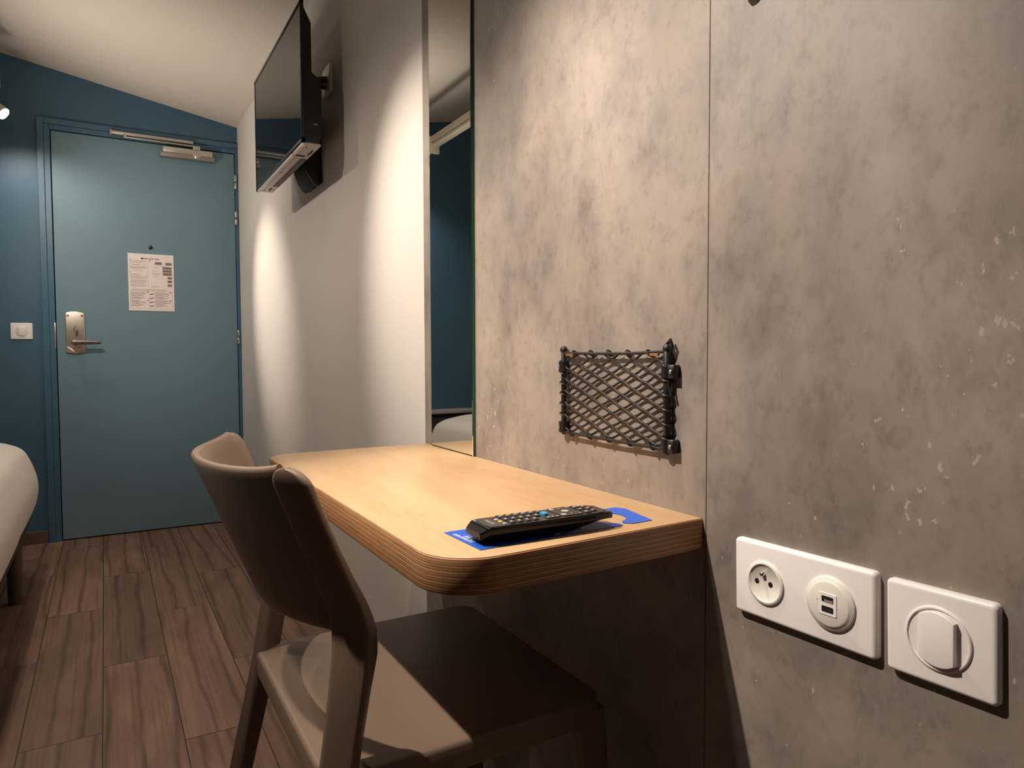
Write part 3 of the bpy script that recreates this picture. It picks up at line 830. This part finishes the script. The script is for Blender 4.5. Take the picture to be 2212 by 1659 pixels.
for (y, z0, z1, r) in ((NY0+.002, NZ0-.006, NZ1+.008, .0042), (NY1-.001, NZ0-.010, NZ1+.010, .0048)):
    bm = B(); tube(bm, [(NXW, y, z0), (NXW, y, z0+.002), (NXW, y, z1-.002), (NXW, y, z1)], [r*.6, r, r, r*.6], 12); obj('side_rod', bm, M_black, np_)
bm = B(); tube(bm, [(NXW-.001, NY0, NZ1+.001), (NXW-.002, .84, NZ1-.0005), (NXW-.002, .76, NZ1-.0005), (NXW-.001, NY1, NZ1+.002)], .0022, 8); top = obj('elastic_cord', bm, M_cord, np_)
bm = B(); tube(bm, [(NXW-.001, NY0, NZ0-.002), (NXW-.002, .80, NZ0-.0025), (NXW-.001, NY1, NZ0-.003)], .0024, 8); obj('elastic_cord', bm, M_cord, np_)
def loop(c, axis, r):
    pts = []; bm = B()
    for k in range(13):
        a = 2*PI*k/12
        if axis == 'z': pts.append((c[0]+r*math.cos(a), c[1]+r*math.sin(a), c[2]+.0022*math.sin(a)))
        else: pts.append((c[0]+r*math.cos(a), c[1]+.004*math.sin(a), c[2]+r*math.sin(a)))
    tube(bm, pts, .0013, 6, False); obj('cord_loop', bm, M_cord, np_)
for k in range(7): loop((NXW, NY0+.002, NZ0+.010+k*.0165), 'z', .0062)
for k in range(6): loop((NXW, NY1-.001, NZ0+.012+k*.0190), 'z', .0066)
for k in range(5): loop((NXW-.001, NY0-.03-k*.043, NZ1), 'y', .0042); loop((NXW-.001, NY0-.02-k*.047, NZ0-.002), 'y', .0042)
for y, z, sg in ((NY0+.002, NZ1-.021, 1), (NY0+.002, NZ0+.006, 1), (NY1-.001, NZ1-.024, -1), (NY1-.001, NZ0+.002, -1)):
    bm = B()
    lathe(bm, [(.0075, -.0085), (.0075, .0085)], 16, Matrix.Translation((NXW, y, z)))
    box(bm, NXW-.004, XP, y-.006, y+.006, z-.0085, z+.0085, .001, 1)
    ya, yb = sorted((y-.004*sg, y+(.009 if sg > 0 else -.0165))); box(bm, XP-.012, XP, min(ya, yb), max(ya, yb), z-.009, z+.009, .0012, 1)
    cp = obj('clip', bm, M_black, np_)
    bm = B(); lathe(bm, [(.0026, 0), (.0026, .0012), (.0012, .0022)], 12, onwall(y+(.005 if sg > 0 else -.0115), z, 0, XP-.012)); obj('rivet', bm, M_steel, cp)
for y, s in ((NY0+.002, 1), (NY1-.001, -1)):
    bm = B(); lathe(bm, [(.002, -.005), (.0055, -.003), (.0062, .0), (.005, .004), (.002, .006)], 14, Matrix.Translation((NXW, y, NZ1+.006))); obj('rod_cap', bm, M_cord, np_)
bm = B(); tube(bm, [(NXW, NY1, NZ1-.004), (NXW+.001, NY1-.006, NZ1-.002), (NXW, NY1-.010, NZ1+.010), (NXW, NY1-.007, NZ1+.017), (NXW, NY1-.001, NZ1+.012), (NXW, NY1, NZ1)], .0024, 8); obj('corner_knot', bm, M_cord, np_)
bm = B(); tube(bm, [(NXW, NY1-.001, NZ1-.012), (NXW-.004, NY1-.004, NZ1-.030), (NXW-.003, NY1-.006, NZ1-.040), (NXW-.002, NY1-.011, NZ1-.056)], .0016, 6); obj('loose_cord_end', bm, M_cord, np_)
cmat = mat('copper_sleeve', (.60, .36, .20), .3, 1.0)
for y0, y1 in ((NY0-.010, NY0-.028), (NY1+.028, NY1+.012)):
    bm = B(); tube(bm, [(NXW-.003, y0, NZ1-.002), (NXW-.003, y1, NZ1-.002)], .0020, 8)
    cm = obj('crimp_sleeve', bm, cmat, np_); cm['label'] = 'copper coloured crimp sleeve'

# ------------------------------------------------------------------ sockets and switch by the desk
R1 = math.radians(-1.2)
ds = thing('double_socket', 'white double plate with power socket and two charging ports beside the desk', 'socket', (XP, .480, .638))
F = onwall(.4805, .6800, -R1)
bm = B(); prism(bm, rrect(-.0865, .0865, -.0430, .0430, .005, 6), 0, .0088, .0042, 5, F, top_only=True); obj('plate', bm, M_plate, ds, 50)
def dialprof(r): return [(r, .006), (r, .0094), (r-.0012, .0104), (r-.0040, .0106), (r-.0052, .0098), (r-.0058, .0096)]
d1 = F @ Matrix.Translation((-.0425, -.0005, 0))
bm = B(); lathe(bm, [(.0245, .006), (.0245, .0102), (.0236, .0110), (.0212, .0112), (.0196, .0094), (.0010, .0092)], 48, d1); dl = obj('outlet', bm, M_dial, ds, 50)
bm = B()
for x, y in ((-.0112, .0), (.0072, .0)): lathe(bm, [(.0030, .0085), (.0030, .0096)], 16, d1 @ Matrix.Translation((x, y, 0)))
obj('outlet_holes', bm, M_dark, dl)
bm = B(); lathe(bm, [(.0026, .009), (.0026, .0118), (.0022, .0134), (.0010, .0140)], 16, d1 @ Matrix.Translation((-.0020, .0100, 0))); obj('earth_pin', bm, M_brass, dl)
d2 = F @ Matrix.Translation((.0385, -.0002, 0))
bm = B(); lathe(bm, [(.0280, .006), (.0280, .0098), (.0268, .0112), (.0240, .0116), (.0232, .0125), (.0215, .0132), (.0010, .0132)], 48, d2); us_ = obj('charging_unit', bm, M_dial, ds, 50)
bm = B(); prism(bm, rrect(-.0100, .0100, -.0115, .0115, .0015, 4), .0130, .0139, .0004, 1, d2, top_only=True); pi_ = obj('port_panel', bm, M_plate, us_, 0)
for yy in (.0050, -.0052):
    bm = B(); prism(bm, rrect(-.0066, .0066, yy-.0030, yy+.0030, .0010, 3), .0136, .0141, 0, 1, d2); sl = obj('charging_port', bm, M_dark, us_, 0)
    bm = B(); box(bm, -.0035, .0062, yy-.0030 if yy > 0 else yy-.0012, yy-.0004 if yy > 0 else yy-.0004, .0139, .0143, 0, 1, d2); obj('port_tongue', bm, M_inkl if yy > 0 else M_grille, sl, 0)
bm = B(); text_bm(bm, '5V', .0022, d2 @ Matrix.Translation((-.0118, .0022, .0134)) @ Matrix.Rotation(PI/2, 4, 'Z')); obj('port_marking', bm, M_inkl, us_, 0)

sw = thing('light_switch', 'large white single rocker switch at the right beside the double socket', 'light switch', (XP, .336, .638))
F2 = onwall(.3360, .6817, math.radians(1.6))
bm = B(); prism(bm, rrect(-.0480, .0480, -.0432, .0432, .005, 6), 0, .0088, .0042, 5, F2, top_only=True); obj('plate', bm, M_plate, sw, 50)
bm = B(); lathe(bm, [(.0290, .006), (.0290, .0096), (.0280, .0106), (.0268, .0106), (.0262, .0092), (.0010, .0090)], 48, F2); obj('ring', bm, M_plate, sw, 50)
bm = B(); t = bmesh.new()
half, rr_ = .0165, .0255
ol = []
for k in range(9):
    x = -half+2*half*k/8; ol.append((x, math.sqrt(rr_**2-x**2)*.96))
low = ol+[(x, -y) for x, y in ol[::-1]]
def hz(x): return .0112+(x+half)/(2*half)*.0040
lo_ = [t.verts.new((x, y, .0085)) for x, y in low]; hi_ = [t.verts.new((x, y, hz(x))) for x, y in low]
n_ = len(low)
t.faces.new(lo_[::-1]); t.faces.new(hi_)
for i in range(n_): t.faces.new((lo_[i], lo_[(i+1) % n_], hi_[(i+1) % n_], hi_[i]))
bmesh.ops.recalc_face_normals(t, faces=list(t.faces))
ed = [e for e in t.edges if e.verts[0].co.z > .010 and e.verts[1].co.z > .010]
bmesh.ops.bevel(t, geom=ed, offset=.0012, segments=3, affect='EDGES', profile=.5, clamp_overlap=True)
merge(bm, t, F2); obj('rocker', bm, M_plate, sw, 40)

# ------------------------------------------------------------------ coat hook at the top of the picture
hk = thing('coat_hook', 'black wall hook cut off by the top edge, on the concrete board', 'hook', (XP, .560, 1.33))
bm = B(); lathe(bm, [(.013, 0), (.013, .003), (.011, .005)], 24, onwall(.5615, 1.416)); obj('base', bm, M_black, hk)
bm = B(); tube(bm, [(XP-.003, .5615, 1.416), (XP-.015, .5615, 1.413), (XP-.024, .5615, 1.396), (XP-.022, .5615, 1.366), (XP-.014, .5615, 1.343), (XP-.010, .5615, 1.335)], [.006, .0065, .008, .0105, .0085, .003], 14); obj('hook', bm, M_black, hk)
